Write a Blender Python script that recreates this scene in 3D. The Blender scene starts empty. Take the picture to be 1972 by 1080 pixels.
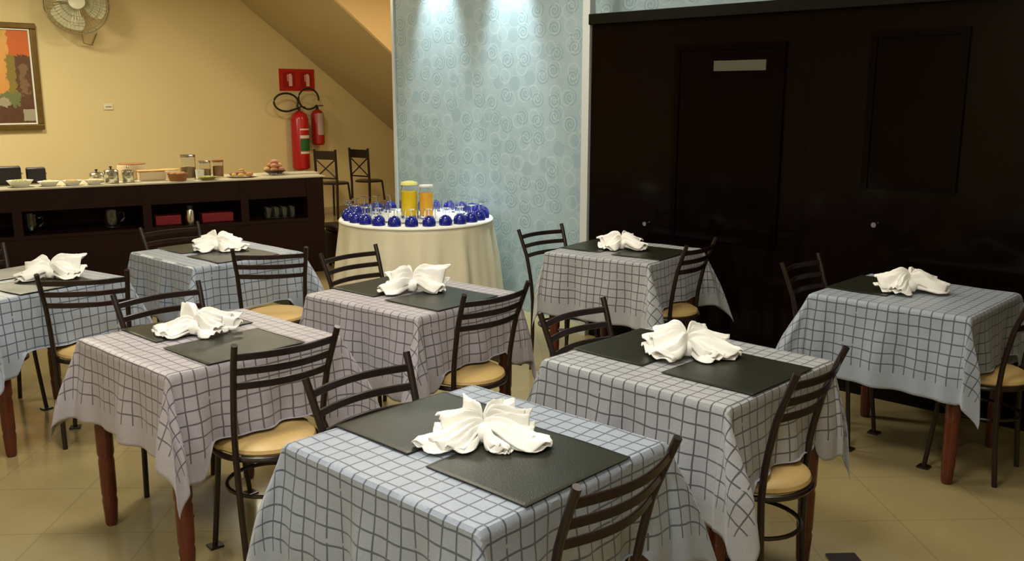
import bpy, bmesh, math, random
from math import pi, sin, cos, radians, sqrt, atan2, hypot
from mathutils import Vector, Matrix
random.seed(7)
S = bpy.context.scene
COL = S.collection
YAW = radians(-43)                       # direction of the dark glass wall and of the tables
A = Vector((cos(YAW), sin(YAW), 0))      # along the dark wall, towards the right
B = Vector((-sin(YAW), cos(YAW), 0))     # away from the viewer, into the dark wall
def AB(a, b, z=0.0): return A*a + B*b + Vector((0, 0, z))

# ------------------------------------------------------------------ camera
cam = bpy.data.objects.new('camera', bpy.data.cameras.new('camera')); COL.objects.link(cam)
cam.location = (0, 0, 1.66)
cam.rotation_euler = (radians(90-11.388), 0, 0)
cam.data.sensor_width = 36.0
cam.data.lens = 36.0*1764.2/1972
cam.data.clip_start = 0.05
S.camera = cam
# ------------------------------------------------------------------ world, exposure
w = bpy.data.worlds.new('world'); S.world = w; w.use_nodes = True
w.node_tree.nodes['Background'].inputs[0].default_value = (1.0, 0.93, 0.8, 1)
w.node_tree.nodes['Background'].inputs[1].default_value = 0.05
S.view_settings.view_transform = 'Standard'; S.view_settings.look = 'None'
S.view_settings.exposure = 0.12; S.view_settings.gamma = 1.0
# ------------------------------------------------------------------ lights (ceiling lamps of the room, plus two added fills)
CEIL = 3.15
LAMPS = [  # a, b, size, power, colour
    (-1.4, 1.4, 0.6, 32, (1.0, 0.97, 0.88)),
    (0.5, -0.7, 0.6, 34, (0.82, 0.90, 1.0)),  # added cool fill behind the viewer for the front cloth sides
    (-2.2, -0.7, 0.6, 32, (0.85, 0.92, 1.0)),  # second added fill, further left behind the viewer
    (-3.6, 1.7, 0.6, 30, (1.0, 0.94, 0.80)),
    (-1.6, 3.6, 0.6, 12, (1.0, 0.94, 0.80)),
    (-4.2, 3.6, 0.6, 38, (1.0, 0.94, 0.80)),
    (-9.0, 2.8, 0.6, 95, (1.0, 0.93, 0.68)),
    (-8.4, 5.2, 0.6, 36, (1.0, 0.93, 0.68)),
    (-7.5, 7.6, 0.4, 34, (1.0, 0.74, 0.44)),
]
SPOTS = [(-5.66, 5.07), (-4.86, 5.07)]

# ------------------------------------------------------------------ helpers
def tag(o, label, cat, group=None, kind=None):
    if label: o['label'] = label
    if cat: o['category'] = cat
    if group: o['group'] = group
    if kind: o['kind'] = kind
    return o
def empty(name, loc=(0, 0, 0), rz=0.0, label=None, cat=None, group=None):
    o = bpy.data.objects.new(name, None); COL.objects.link(o)
    o.location = loc; o.rotation_euler = (0, 0, rz); o.empty_display_size = .1
    return tag(o, label, cat, group)
def copy_tree(o, parent=None):
    c = o.copy(); COL.objects.link(c); c.parent = parent
    for ch in list(o.children): copy_tree(ch, c)
    return c

class MB:
    def __init__(s): s.v = []; s.f = []; s.uv = None
    def add(s, vs, fs):
        n = len(s.v); s.v += [tuple(v) for v in vs]; s.f += [tuple(i+n for i in f) for f in fs]; return s
    def box(s, x0, x1, y0, y1, z0, z1, M=None):
        vs = [Vector((x, y, z)) for x in (x0, x1) for y in (y0, y1) for z in (z0, z1)]
        if M: vs = [M @ v for v in vs]
        return s.add(vs, [(0, 1, 3, 2), (4, 6, 7, 5), (0, 4, 5, 1), (2, 3, 7, 6), (0, 2, 6, 4), (1, 5, 7, 3)])
    def rings(s, rs, closed=False, cap=True):
        n = len(rs[0]); vs = [p for r in rs for p in r]; fs = []
        m = len(rs)
        for i in range(m if closed else m-1):
            for j in range(n):
                a = i*n+j; b = i*n+(j+1) % n; c = ((i+1) % m)*n+(j+1) % n; d = ((i+1) % m)*n+j
                fs.append((a, b, c, d))
        if cap and not closed:
            fs.append(tuple(range(n))[::-1]); fs.append(tuple(range((m-1)*n, m*n)))
        return s.add(vs, fs)
    def lathe(s, prof, n=20, c=(0, 0, 0)):
        return s.rings([[(c[0]+r*cos(2*pi*j/n), c[1]+r*sin(2*pi*j/n), c[2]+z) for j in range(n)] for r, z in prof])
    def tube(s, pts, r, n=10, closed=False, rx=None, up=Vector((0, 0, 1))):
        pts = [Vector(p) for p in pts]; m = len(pts); rs = []
        for i, p in enumerate(pts):
            if closed: t = pts[(i+1) % m]-pts[i-1]
            else: t = pts[min(i+1, m-1)]-pts[max(i-1, 0)]
            t.normalize(); u = up
            if abs(t.dot(u)) > .95: u = Vector((1, 0, 0))
            a = t.cross(u).normalized(); b = a.cross(t).normalized()
            ra = r[i] if isinstance(r, (list, tuple)) else r
            rb = (rx if rx is not None else ra)
            rs.append([p+a*cos(2*pi*j/n)*ra+b*sin(2*pi*j/n)*rb for j in range(n)])
        return s.rings(rs, closed)
    def build(s, name, mat, parent=None, smooth=True, bevel=0.0, sub=0, uvs=None):
        me = bpy.data.meshes.new(name); me.from_pydata(s.v, [], s.f); me.update()
        bm = bmesh.new(); bm.from_mesh(me); bmesh.ops.recalc_face_normals(bm, faces=bm.faces); bm.to_mesh(me); bm.free()
        if uvs:
            l = me.uv_layers.new(name='UVMap')
            for lp in me.loops: l.data[lp.index].uv = uvs[lp.vertex_index]
        me.materials.append(mat)
        o = bpy.data.objects.new(name, me); COL.objects.link(o); o.parent = parent
        if smooth:
            for p in me.polygons: p.use_smooth = True
            if not sub:
                try: me.set_sharp_from_angle(angle=radians(38))
                except Exception: pass
        if bevel:
            b = o.modifiers.new('bevel', 'BEVEL'); b.width = bevel; b.segments = 2; b.limit_method = 'ANGLE'
        if sub:
            b = o.modifiers.new('sub', 'SUBSURF'); b.levels = sub; b.render_levels = sub
        return o

# ------------------------------------------------------------------ materials
def mat(name, col, rough=.5, metal=0.0, spec=.5, trans=0.0, ior=1.45, emit=None, es=0, coat=0.0, sheen=0.0):
    m = bpy.data.materials.new(name); m.use_nodes = True
    p = m.node_tree.nodes['Principled BSDF']
    p.inputs['Base Color'].default_value = (*col, 1); p.inputs['Roughness'].default_value = rough
    p.inputs['Metallic'].default_value = metal; p.inputs['Specular IOR Level'].default_value = spec
    p.inputs['Transmission Weight'].default_value = trans; p.inputs['IOR'].default_value = ior
    p.inputs['Coat Weight'].default_value = coat; p.inputs['Sheen Weight'].default_value = sheen
    if emit: p.inputs['Emission Color'].default_value = (*emit, 1); p.inputs['Emission Strength'].default_value = es
    return m
class NT:
    def __init__(s, m): s.t = m.node_tree; s.n = s.t.nodes; s.l = s.t.links; s.p = s.n['Principled BSDF']
    def new(s, typ, **k):
        n = s.n.new(typ)
        for a, b in k.items(): setattr(n, a, b)
        return n
    def math(s, op, a, b=None, c=None):
        n = s.new('ShaderNodeMath', operation=op)
        for i, v in enumerate((a, b, c)):
            if v is None: continue
            if isinstance(v, (int, float)): n.inputs[i].default_value = v
            else: s.l.new(v, n.inputs[i])
        return n.outputs[0]
    def mix(s, f, c1, c2):
        n = s.new('ShaderNodeMix', data_type='RGBA')
        for sock, v in ((n.inputs[0], f), (n.inputs[6], c1), (n.inputs[7], c2)):
            if isinstance(v, (int, float)): sock.default_value = v
            elif isinstance(v, tuple): sock.default_value = (*v, 1)
            else: s.l.new(v, sock)
        return n.outputs[2]
    def noise(s, scale, detail=3, vec=None, rough=.5):
        n = s.new('ShaderNodeTexNoise'); n.inputs['Scale'].default_value = scale; n.inputs['Detail'].default_value = detail
        n.inputs['Roughness'].default_value = rough
        if vec is not None: s.l.new(vec, n.inputs['Vector'])
        return n.outputs['Fac']
    def coord(s, which='Object'): return s.new('ShaderNodeTexCoord').outputs[which]
    def bump(s, h, strength=.3, dist=.01):
        n = s.new('ShaderNodeBump'); n.inputs['Strength'].default_value = strength; n.inputs['Distance'].default_value = dist
        s.l.new(h, n.inputs['Height']); s.l.new(n.outputs[0], s.p.inputs['Normal'])
    def base(s, c): s.l.new(c, s.p.inputs['Base Color'])
def varied(name, c1, c2, scale=6, rough=.5, bump=0, bs=60, **k):
    m = mat(name, c1, rough, **k); t = NT(m); co = t.coord()
    t.base(t.mix(t.noise(scale, 4, co), c1, c2))
    if bump: t.bump(t.noise(bs, 3, co), bump, .004)
    return m

def cloth_material(name, base, line, base2):
    m = mat(name, base, .42, spec=.45, sheen=.25); t = NT(m)
    uv = t.coord('UV'); sep = t.new('ShaderNodeSeparateXYZ'); t.l.new(uv, sep.inputs[0])
    wob = t.noise(9, 2, uv)
    cell = .047
    def grid(o, off):
        x = t.math('ADD', o, t.math('MULTIPLY', t.math('SUBTRACT', t.noise(7, 2, uv), .5), .014*off))
        fr = t.math('FRACT', t.math('DIVIDE', x, cell))
        return t.math('LESS_THAN', t.math('ABSOLUTE', t.math('SUBTRACT', fr, .5)), .058)
    gx = grid(sep.outputs[0], 1.0); gy = grid(sep.outputs[1], -1.0)
    g = t.math('MAXIMUM', gx, gy)
    g = t.math('MULTIPLY', g, t.math('GREATER_THAN', t.noise(22, 2, uv), .30))
    bx = t.math('LESS_THAN', t.math('ABSOLUTE', sep.outputs[0]), .625); by = t.math('LESS_THAN', t.math('ABSOLUTE', sep.outputs[1]), .625)
    g = t.math('MULTIPLY', g, t.math('MULTIPLY', bx, by))
    thread = t.noise(160, 2, uv)
    c = t.mix(thread, base, base2)
    c = t.mix(t.math('MULTIPLY', g, .85), c, line)
    t.base(c)
    h = t.math('SUBTRACT', t.math('MULTIPLY', thread, .5), t.math('MULTIPLY', g, .6))
    h = t.math('ADD', h, t.math('MULTIPLY', wob, 2.5))
    t.bump(h, .35, .004)
    return m

M = {}
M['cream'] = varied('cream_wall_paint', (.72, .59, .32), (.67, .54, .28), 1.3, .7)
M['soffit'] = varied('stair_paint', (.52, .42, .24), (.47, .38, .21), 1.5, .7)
M['stringer'] = varied('lamp_lit_stair_paint', (.86, .66, .36), (.82, .60, .30), 1.5, .6)  # warm lamp light on the stair side put into the colour
M['ceil'] = mat('ceiling_paint', (.72, .68, .58), .8)
M['chair'] = varied('dark_brown_tube', (.020, .010, .008), (.012, .006, .005), 20, .3, spec=.5)
M['vinyl'] = varied('tan_vinyl', (.60, .41, .16), (.52, .34, .12), 9, .42, bump=.1)
M['leg'] = varied('red_brown_wood', (.12, .024, .010), (.075, .014, .006), 10, .2, spec=.6)
M['wood_top'] = varied('table_wood', (.12, .05, .02), (.09, .035, .015), 8, .4)
M['dark_wood'] = varied('dark_sideboard_wood', (.022, .0045, .002), (.011, .003, .0016), 7, .5, spec=.2)
M['napkin'] = varied('white_napkin', (.93, .91, .85), (.90, .87, .80), 12, .85, bump=.25, bs=45, sheen=.1)
M['glass'] = mat('clear_glass', (.95, .97, 1), .04, trans=1.0, ior=1.45)
M['jar_glass'] = mat('thin_jar_glass', (.98, .99, 1), .03, trans=1.0, ior=1.12)
M['blue'] = mat('cobalt_blue_glass', (.015, .022, .30), .07, trans=.3, spec=.8)
M['steel'] = mat('polished_steel', (.62, .60, .52), .18, metal=1.0)
M['chrome'] = mat('chrome', (.8, .8, .8), .1, metal=1.0)
M['black'] = mat('black_leatherette', (.012, .008, .010), .45)
M['white'] = mat('white_ceramic', (.80, .78, .66), .25)
M['marble'] = varied('pale_worktop', (.62, .56, .42), (.50, .45, .33), 6, .25)
M['yellow'] = mat('yellow_juice', (.95, .66, .02), .2)
M['orange'] = mat('orange_juice', (1.0, .50, .05), .2)
M['lid'] = mat('pale_yellow_lid', (.82, .80, .25), .3)
M['cake'] = varied('cake_crumb', (.62, .40, .15), (.45, .24, .07), 25, .8, bump=.5)
M['cake_pale'] = varied('cream_icing', (.72, .58, .38), (.62, .47, .26), 14, .6)
M['bread'] = varied('bread_crust', (.50, .24, .07), (.30, .11, .03), 18, .6, bump=.3)
M['ham'] = varied('pink_ham', (.55, .26, .16), (.40, .13, .07), 18, .6)
M['wicker'] = varied('brown_wicker', (.34, .15, .04), (.20, .08, .02), 60, .7, bump=.8)
M['green'] = varied('olive_green_melon', (.36, .34, .06), (.24, .23, .04), 14, .5)
M['cereal'] = varied('cereal', (.50, .32, .12), (.25, .13, .04), 70, .8, bump=.7)
M['red'] = mat('red_enamel', (.42, .010, .012), .25, spec=.5)
M['red_sign'] = mat('red_sign_face', (.50, .015, .012), .4)
M['dark_red'] = mat('dark_red_square', (.33, .008, .008), .4)
M['pinkwhite'] = mat('pale_pictogram', (.80, .48, .42), .5)
M['label_grey'] = mat('grey_pink_label', (.42, .30, .27), .5)
M['label_green'] = mat('green_label', (.02, .12, .03), .5)
M['label_white'] = mat('white_label', (.70, .62, .52), .5)
M['rubber'] = mat('black_rubber', (.02, .015, .012), .5)
M['gold'] = varied('old_gold_frame', (.20, .125, .03), (.12, .07, .015), 16, .32, metal=.5)
M['fan'] = varied('beige_fan_plastic', (.75, .72, .56), (.68, .64, .48), 5, .4)
M['fan_wire'] = mat('fan_guard_wire', (.34, .30, .20), .35, metal=.5)
M['fan_blade'] = mat('smoky_fan_blade', (.52, .50, .33), .25)
M['trim'] = mat('pale_metal_trim', (.62, .66, .66), .3, metal=.2)
M['frame_dark'] = varied('dark_panel_frame', (.0055, .005, .002), (.0035, .003, .0015), 6, .45, spec=.1)
M['panel'] = mat('dark_tinted_glass', (.0034, .0014, .0007), .10, spec=.13)
M['reflected_dark'] = mat('dark_reflection_in_glass', (.0020, .0005, .0006), .11, spec=.10)  # darker shapes mirrored in the glass, put in as colour
M['strip'] = mat('pale_light_reflection', (.075, .07, .05), .35)  # pale colour standing for a light reflected in the glass
M['red_plastic'] = mat('red_plastic', (.22, .008, .014), .4)
M['towel'] = varied('round_table_linen', (.74, .68, .50), (.68, .61, .43), 7, .8, bump=.2, bs=80)
M['overlay'] = mat('white_linen_rim', (.85, .84, .76), .8)
M['cloth_cool_lit'] = cloth_material('cool_lit_silver_blue_cloth', (.355, .395, .455), (.045, .058, .08), (.265, .30, .365))  # silver blue cloth, with the cooler light tinted into its colour
M['cloth_lilac_lit'] = cloth_material('lilac_lit_silver_cloth', (.45, .41, .435), (.07, .058, .065), (.34, .31, .335))  # same cloth, lilac cast of the light put into its colour
M['cloth_grey'] = cloth_material('silver_grey_checked_cloth', (.425, .425, .44), (.045, .048, .055), (.315, .32, .34))

def placemat_mat():
    m = mat('black_vinyl_placemat', (.020, .022, .015), .36, spec=.38); t = NT(m); co = t.coord()
    t.base(t.mix(t.noise(3, 3, co), (.024, .025, .014), (.011, .012, .008)))
    t.bump(t.math('ADD', t.noise(260, 2, co), t.math('MULTIPLY', t.noise(5, 1, co), 6)), .18, .003)
    return m
M['mat'] = placemat_mat()
def floor_mat():
    m = mat('beige_floor_tile', (.35, .27, .12), .16, spec=.5); t = NT(m)
    geo = t.new('ShaderNodeNewGeometry').outputs['Position']
    mp = t.new('ShaderNodeMapping'); mp.inputs['Rotation'].default_value = (0, 0, radians(-2)); t.l.new(geo, mp.inputs[0])
    sep = t.new('ShaderNodeSeparateXYZ'); t.l.new(mp.outputs[0], sep.inputs[0])
    g = None; cell = .42
    for o in sep.outputs[:2]:
        fr = t.math('FRACT', t.math('DIVIDE', t.math('ADD', o, 50.0), cell))
        q = t.math('GREATER_THAN', t.math('ABSOLUTE', t.math('SUBTRACT', fr, .5)), .4935)
        g = q if g is None else t.math('MAXIMUM', g, q)
    c = t.mix(t.noise(5, 5, geo), (.36, .285, .135), (.30, .235, .105))
    c = t.mix(t.math('MULTIPLY', t.noise(60, 3, geo), .45), c, (.24, .185, .085))
    t.base(t.mix(t.math('MULTIPLY', g, .40), c, (.16, .11, .05)))
    r = t.math('ADD', t.math('MULTIPLY', t.noise(4, 2, geo), .10), .10); t.l.new(r, t.p.inputs['Roughness'])
    return m
M['floor'] = floor_mat()
def wallpaper():
    m = mat('blue_swirl_wallpaper', (.4, .5, .5), .36, spec=.5); t = NT(m)
    co = t.coord()
    sep = t.new('ShaderNodeSeparateXYZ'); t.l.new(co, sep.inputs[0])
    cb = t.new('ShaderNodeCombineXYZ'); t.l.new(sep.outputs[0], cb.inputs[0]); t.l.new(sep.outputs[2], cb.inputs[1])
    dark = None; light = None
    for i, (sc, off, lim) in enumerate(((6.3, 0.0, .40), (6.3, 3.37, .36), (11.5, 9.1, .36))):
        mp = t.new('ShaderNodeMapping'); mp.inputs['Location'].default_value = (off, off*.7, 0); t.l.new(cb.outputs[0], mp.inputs[0])
        v = t.new('ShaderNodeTexVoronoi'); v.voronoi_dimensions = '2D'; v.inputs['Scale'].default_value = sc; v.inputs['Randomness'].default_value = .62
        t.l.new(mp.outputs[0], v.inputs['Vector'])
        sub = t.new('ShaderNodeVectorMath', operation='SUBTRACT'); t.l.new(mp.outputs[0], sub.inputs[0]); t.l.new(v.outputs['Position'], sub.inputs[1])
        s2 = t.new('ShaderNodeSeparateXYZ'); t.l.new(sub.outputs[0], s2.inputs[0])
        ang = t.math('ARCTAN2', s2.outputs[1], s2.outputs[0])
        d = v.outputs['Distance']
        if i == 0:
            rnd = t.new('ShaderNodeSeparateColor'); t.l.new(v.outputs['Color'], rnd.inputs[0])
            filled = t.math('MULTIPLY', t.math('GREATER_THAN', rnd.outputs[0], .62), t.math('LESS_THAN', d, .34))
            sp = t.math('SINE', t.math('SUBTRACT', t.math('MULTIPLY', d, 38.0), ang))
            spir = t.math('MULTIPLY', t.math('GREATER_THAN', sp, .35), t.math('LESS_THAN', d, lim))
            spir = t.math('MULTIPLY', spir, t.math('LESS_THAN', rnd.outputs[0], .62))
            dark = t.math('MAXIMUM', t.math('MULTIPLY', filled, .55), spir)
        elif i == 1:
            ring = t.math('LESS_THAN', t.math('ABSOLUTE', t.math('SUBTRACT', d, .33)), .035)
            light = ring
        else:
            sp = t.math('SINE', t.math('SUBTRACT', t.math('MULTIPLY', d, 30.0), ang))
            dark = t.math('MAXIMUM', dark, t.math('MULTIPLY', t.math('MULTIPLY', t.math('GREATER_THAN', sp, .5), t.math('LESS_THAN', d, lim)), .45))
    c = t.mix(t.noise(3, 3, co), (.37, .475, .515), (.32, .42, .465))
    c = t.mix(t.math('MULTIPLY', dark, .62), c, (.19, .29, .33))
    c = t.mix(t.math('MULTIPLY', light, .28), c, (.52, .64, .68))
    t.base(c)
    t.bump(t.math('ADD', dark, t.noise(120, 2, co)), .15, .002)
    return m
M['paper'] = wallpaper()
def art():
    m = mat('painting_canvas', (.6, .3, .1), .4); t = NT(m); co = t.coord('Generated')
    sep = t.new('ShaderNodeSeparateXYZ'); t.l.new(co, sep.inputs[0]); x, z = sep.outputs[0], sep.outputs[2]
    def rect(x0, x1, z0, z1, wob=.06):
        n = t.math('MULTIPLY', t.math('SUBTRACT', t.noise(11, 5, co, .7), .5), wob*3)
        xx = t.math('ADD', x, n); zz = t.math('ADD', z, n)
        r = t.math('MULTIPLY', t.math('GREATER_THAN', xx, x0), t.math('LESS_THAN', xx, x1))
        return t.math('MULTIPLY', r, t.math('MULTIPLY', t.math('GREATER_THAN', zz, z0), t.math('LESS_THAN', zz, z1)))
    c = t.mix(z, (.62, .24, .05), (.80, .42, .12))
    c = t.mix(rect(.74, 1.1, .55, 1.1), c, (.62, .12, .02))
    c = t.mix(rect(-.1, .7, .9, 1.1), c, (.62, .42, .05))
    c = t.mix(rect(.70, .80, .25, .72), c, (.20, .18, .03))
    c = t.mix(rect(.80, 1.1, .2, .72), c, (.05, .02, .015))
    c = t.mix(rect(.2, 1.1, -.1, .2), c, (.035, .015, .01))
    c = t.mix(rect(.60, .82, .20, .34), c, (.10, .17, .07))
    c = t.mix(rect(.55, .70, .20, .29), c, (.35, .33, .24))
    c = t.mix(rect(.84, .99, .05, .17, .01), c, (.36, .34, .28))
    c = t.mix(rect(.84, .92, .3, .62, .08), c, (.16, .10, .06)); c = t.mix(rect(.1, .3, .45, .65, .1), c, (.45, .22, .05))
    c = t.mix(t.math('MULTIPLY', t.noise(24, 5, co, .7), .45), c, (.30, .14, .05))
    t.base(c); return m
M['art'] = art()
M['lamp_on'] = mat('lit_lamp_diffuser', (.9, .9, .9), .5, emit=(1.0, .95, .85), es=3)

# ------------------------------------------------------------------ room shell
# room frame: everything in the shell is built with local x = A, local y = B
ROOM = Matrix.Rotation(YAW, 4, 'Z')
def shell(name, mb, m, kind='structure', **k):
    o = mb.build(name, m, smooth=False, **k); o.matrix_world = ROOM
    if kind: o['kind'] = kind
    return o
A0, A1, B0, B1 = -11.0, 2.6, -1.6, 14.2
shell('floor', MB().box(A0-.2, A1+.2, B0-.2, B1+.2, -.1, 0), M['floor'])
shell('ceiling', MB().box(A0-.2, A1+.2, B0-.2, B1+.2, CEIL, CEIL+.1), M['ceil'])
shell('wall_left', MB().box(A0-.15, A0, B0-.2, B1+.2, 0, CEIL), M['cream'])
shell('wall_right', MB().box(A1, A1+.15, B0-.2, 5.2, 0, CEIL), M['cream'])
shell('wall_back', MB().box(A0, A1, B0-.15, B0, 0, CEIL), M['cream'])
shell('wall_far', MB().box(A0, -6.0, B1, B1+.15, 0, CEIL), M['cream'])
shell('wall_front', MB().box(-6.21, A1, 5.2, 5.4, 0, CEIL), M['paper'])
shell('wall_stair_side', MB().box(-6.19, -6.0, 5.4, B1, 0, CEIL), M['cream'])
shell('trim_1', MB().box(-6.24, -6.21, 5.185, 5.41, 0, CEIL), M['trim'])
shell('trim_2', MB().box(-3.955, -3.895, 4.93, 4.99, 0, CEIL), M['trim'])
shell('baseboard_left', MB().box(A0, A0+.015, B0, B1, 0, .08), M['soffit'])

# staircase: sloping slab rising towards the left along the cream wall
st = empty('staircase', AB(0, 0), YAW, 'warmly lit orange and tan underside of a staircase slanting down along the cream wall', 'staircase')
def zs(s): return 2.965-.695*(s-6.50)
s0, s1 = 6.50-(CEIL-2.965-.02)/.695, 6.50+(2.965-.0)/.695
prof = [(s0, CEIL-.01), (s1-.25, .17)]
oy = -9.2
mb = MB()
s_end = 10.55
vs = []
for a in (A0+.005, oy):
    vs += [(a, s0, zs(s0)), (a, s_end, zs(s_end)), (a, s_end, zs(s_end)+.02), (a, s0, zs(s0)+.02)]
mb.add(vs, [(0, 1, 2, 3), (7, 6, 5, 4), (0, 4, 5, 1), (1, 5, 6, 2), (2, 6, 7, 3), (3, 7, 4, 0)])
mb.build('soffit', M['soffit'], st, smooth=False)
mb = MB()
vs = []
for a in (oy, oy+.05):
    vs += [(a, s0+.02, zs(s0+.02)+.0), (a, s_end, zs(s_end)), (a, s_end, zs(s_end)+1.3), (a, s_end-1.45, CEIL-.01) if zs(s_end-1.45)+1.3 > CEIL else (a, s_end-1.45, zs(s_end-1.45)+1.3), (a, s0+.02, CEIL-.005)]
mb.add(vs, [(0, 1, 2, 3, 4), (9, 8, 7, 6, 5), (0, 5, 6, 1), (1, 6, 7, 2), (2, 7, 8, 3), (3, 8, 9, 4), (4, 9, 5, 0)])
mb.build('side_wall', M['stringer'], st, smooth=False)
mb = MB()
n = 17
for i in range(n):
    s = s0+.35+i*(s_end-s0-.6)/n; ds = (s_end-s0-.6)/n
    if zs(s)+.21 < CEIL-.02: mb.box(A0+.006, oy-.002, s, s+ds, zs(s)+.021, zs(s)+.20)
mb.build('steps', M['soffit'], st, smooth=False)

# dark glass partition in front of the papered wall
PF = 4.95
dp = empty('glass_partition', AB(0, 0), YAW, 'wide dark tinted glass partition covering the right wall behind the tables', 'partition')
pa0, pa1 = -3.89, 2.55
MB().box(pa0, pa1, PF+.012, 5.19, .10, 2.12).build('core', M['frame_dark'], dp, smooth=False)
edges = [pa0, -2.35, -.75, .85, pa1]
for i in range(4):
    MB().box(edges[i]+.0008, edges[i+1]-.0008, PF, PF+.012, .10, 2.12).build('glass_panel', M['panel'], dp, smooth=False)
MB().box(pa0-.01, pa1, PF-.03, 5.19, 2.12, 2.188).build('top_rail', M['frame_dark'], dp, smooth=False, bevel=.004)
MB().box(pa0, pa1, PF+.02, 5.19, 0, .10).build('plinth', M['frame_dark'], dp, smooth=False)
# reflections in the glass modelled as two dark leaves and a pale strip
def reflected_leaf(a0, a1, z0, z1):
    d = MB().box(a0, a1, PF-.010, PF-.001, z0, z1).build('dark_reflection', M['reflected_dark'], dp, smooth=False, bevel=.002)
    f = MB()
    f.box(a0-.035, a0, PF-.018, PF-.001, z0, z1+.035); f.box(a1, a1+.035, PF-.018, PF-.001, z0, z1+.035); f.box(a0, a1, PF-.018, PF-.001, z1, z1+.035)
    f.build('reflection_frame', M['reflected_dark'], d, smooth=False)
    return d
d1 = reflected_leaf(-3.19, -2.53, .78, 1.93)
sp_ = MB().box(-2.95, -2.61, PF-.020, PF-.010, 1.805, 1.865).build('reflected_light_strip', M['strip'], d1, smooth=False); sp_['label'] = 'pale strip for a light reflected in the glass'
reflected_leaf(-1.98, -1.56, 1.17, 1.96)
for a, z in ((-1.92, .977), (-3.41, .843)):  # lamp reflections in the glass, built as small chrome knobs
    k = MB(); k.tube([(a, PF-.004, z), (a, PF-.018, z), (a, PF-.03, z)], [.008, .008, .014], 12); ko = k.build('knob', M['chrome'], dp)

# ceiling lamps and the two added fill panels
for i, (a, b, sz, pw, c) in enumerate(LAMPS):
    t = empty('ceiling_light', AB(a, b, CEIL-.001), YAW, 'square flush ceiling light panel overhead', 'ceiling light', 'ceiling light panels')
    f = MB(); h = sz/2+.03
    f.box(-h, h, -h, -h+.03, -.05, 0); f.box(-h, h, h-.03, h, -.05, 0); f.box(-h, -h+.03, -h+.03, h-.03, -.05, 0); f.box(h-.03, h, -h+.03, h-.03, -.05, 0)
    f.build('light_frame', M['trim'], t, smooth=False)
    MB().box(-sz/2, sz/2, -sz/2, sz/2, -.03, -.005).build('diffuser', M['lamp_on'], t, smooth=False)
    L = bpy.data.lights.new('lamp_glow', 'AREA'); L.shape = 'SQUARE'; L.size = sz*.96; L.energy = pw; L.color = c
    lo = bpy.data.objects.new('lamp_glow', L); COL.objects.link(lo); lo.parent = t; lo.location = (0, 0, -.052)
for a, b in SPOTS:
    t = empty('spotlight', AB(a, b, CEIL-.001), YAW, 'small recessed ceiling spotlight washing the blue papered wall', 'spotlight', 'spotlights over the papered wall')
    MB().lathe([(.05, 0), (.05, -.015), (.038, -.02), (.034, -.004)], 20).build('bezel', M['trim'], t)
    MB().lathe([(.001, -.004), (.033, -.004), (.033, -.003), (.001, -.003)], 20).build('bulb', M['lamp_on'], t)
    L = bpy.data.lights.new('spot_glow', 'SPOT'); L.energy = 320; L.color = (.88, 1.0, 1.0); L.spot_size = radians(40); L.spot_blend = .9; L.shadow_soft_size = .03
    lo = bpy.data.objects.new('spot_glow', L); COL.objects.link(lo); lo.parent = t; lo.location = (0, 0, -.03); lo.rotation_euler = (radians(5), 0, 0)

# ------------------------------------------------------------------ dining tables
H = .755
TABLES = {  # x, y, yaw deg, size A, size B, cloth shift, material, drop ripple seed
    1: (-.096, 2.300, -43.1, .74, .71, (.00, -.02), 'cloth_cool_lit'),
    2: (.614, 3.080, -44.2, .745, .70, (.01, -.02), 'cloth_grey'),
    3: (-1.152, 3.386, -42.5, .70, .71, (.03, .045), 'cloth_lilac_lit'),
    4: (-.464, 4.186, -39.8, .74, .67, (.00, .00), 'cloth_lilac_lit'),
    5: (.672, 5.398, -37.0, .70, .68, (-.01, .00), 'cloth_grey'),
    6: (1.883, 4.182, -44.1, .715, .685, (-.01, -.01), 'cloth_cool_lit'),
    7: (-1.745, 5.336, -42.5, .74, .70, (.00, .01), 'cloth_cool_lit'),
    8: (-2.450, 4.485, -33.0, .72, .70, (.02, .00), 'cloth_cool_lit'),
}
WHERE = {
    1: 'the front table nearest the viewer', 2: 'the right middle table', 3: 'the left middle table',
    4: 'the centre table', 5: 'the back table by the glass partition',
    6: 'the far right table', 7: 'the back left table', 8: 'the table cut off at left edge'}
def leg_mesh():
    return MB().lathe([(.020, 0), (.024, .01), (.026, .06), (.029, .10), (.026, .115), (.029, .13), (.030, .26), (.027, .275), (.032, .29), (.032, .40),
                       (.028, .415), (.033, .43), (.034, .60), (.034, .70)], 18)
def dining_table(i):
    x, y, yw, sa, sb, sh, cm = TABLES[i]
    t = empty('dining_table', (x, y, 0), radians(yw), 'square wooden table with turned red brown legs, '+WHERE[i], 'table', 'square dining tables')
    a, b = sa/2-.006, sb/2-.006
    top = MB().box(-a, a, -b, b, H-.03, H-.004).build('tabletop', M['wood_top'], t, smooth=False, bevel=.006)
    ap = MB(); q = .06
    ap.box(-a+q, a-q, -b+.03, -b+.05, H-.11, H-.03); ap.box(-a+q, a-q, b-.05, b-.03, H-.11, H-.03)
    ap.box(-a+.03, -a+.05, -b+q, b-q, H-.11, H-.03); ap.box(a-.05, a-.03, -b+q, b-q, H-.11, H-.03)
    ap.build('apron', M['wood_top'], t, smooth=False)
    for sx in (-1, 1):
        for sy in (-1, 1):
            l = leg_mesh().build('leg', M['leg'], t); l.location = (sx*(a-.042), sy*(b-.042), 0); l.scale = (1, 1, (H-.03)/.70)
    return t
def smooth01(t): t = max(0, min(1, t)); return t*t*(3-2*t)
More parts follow.
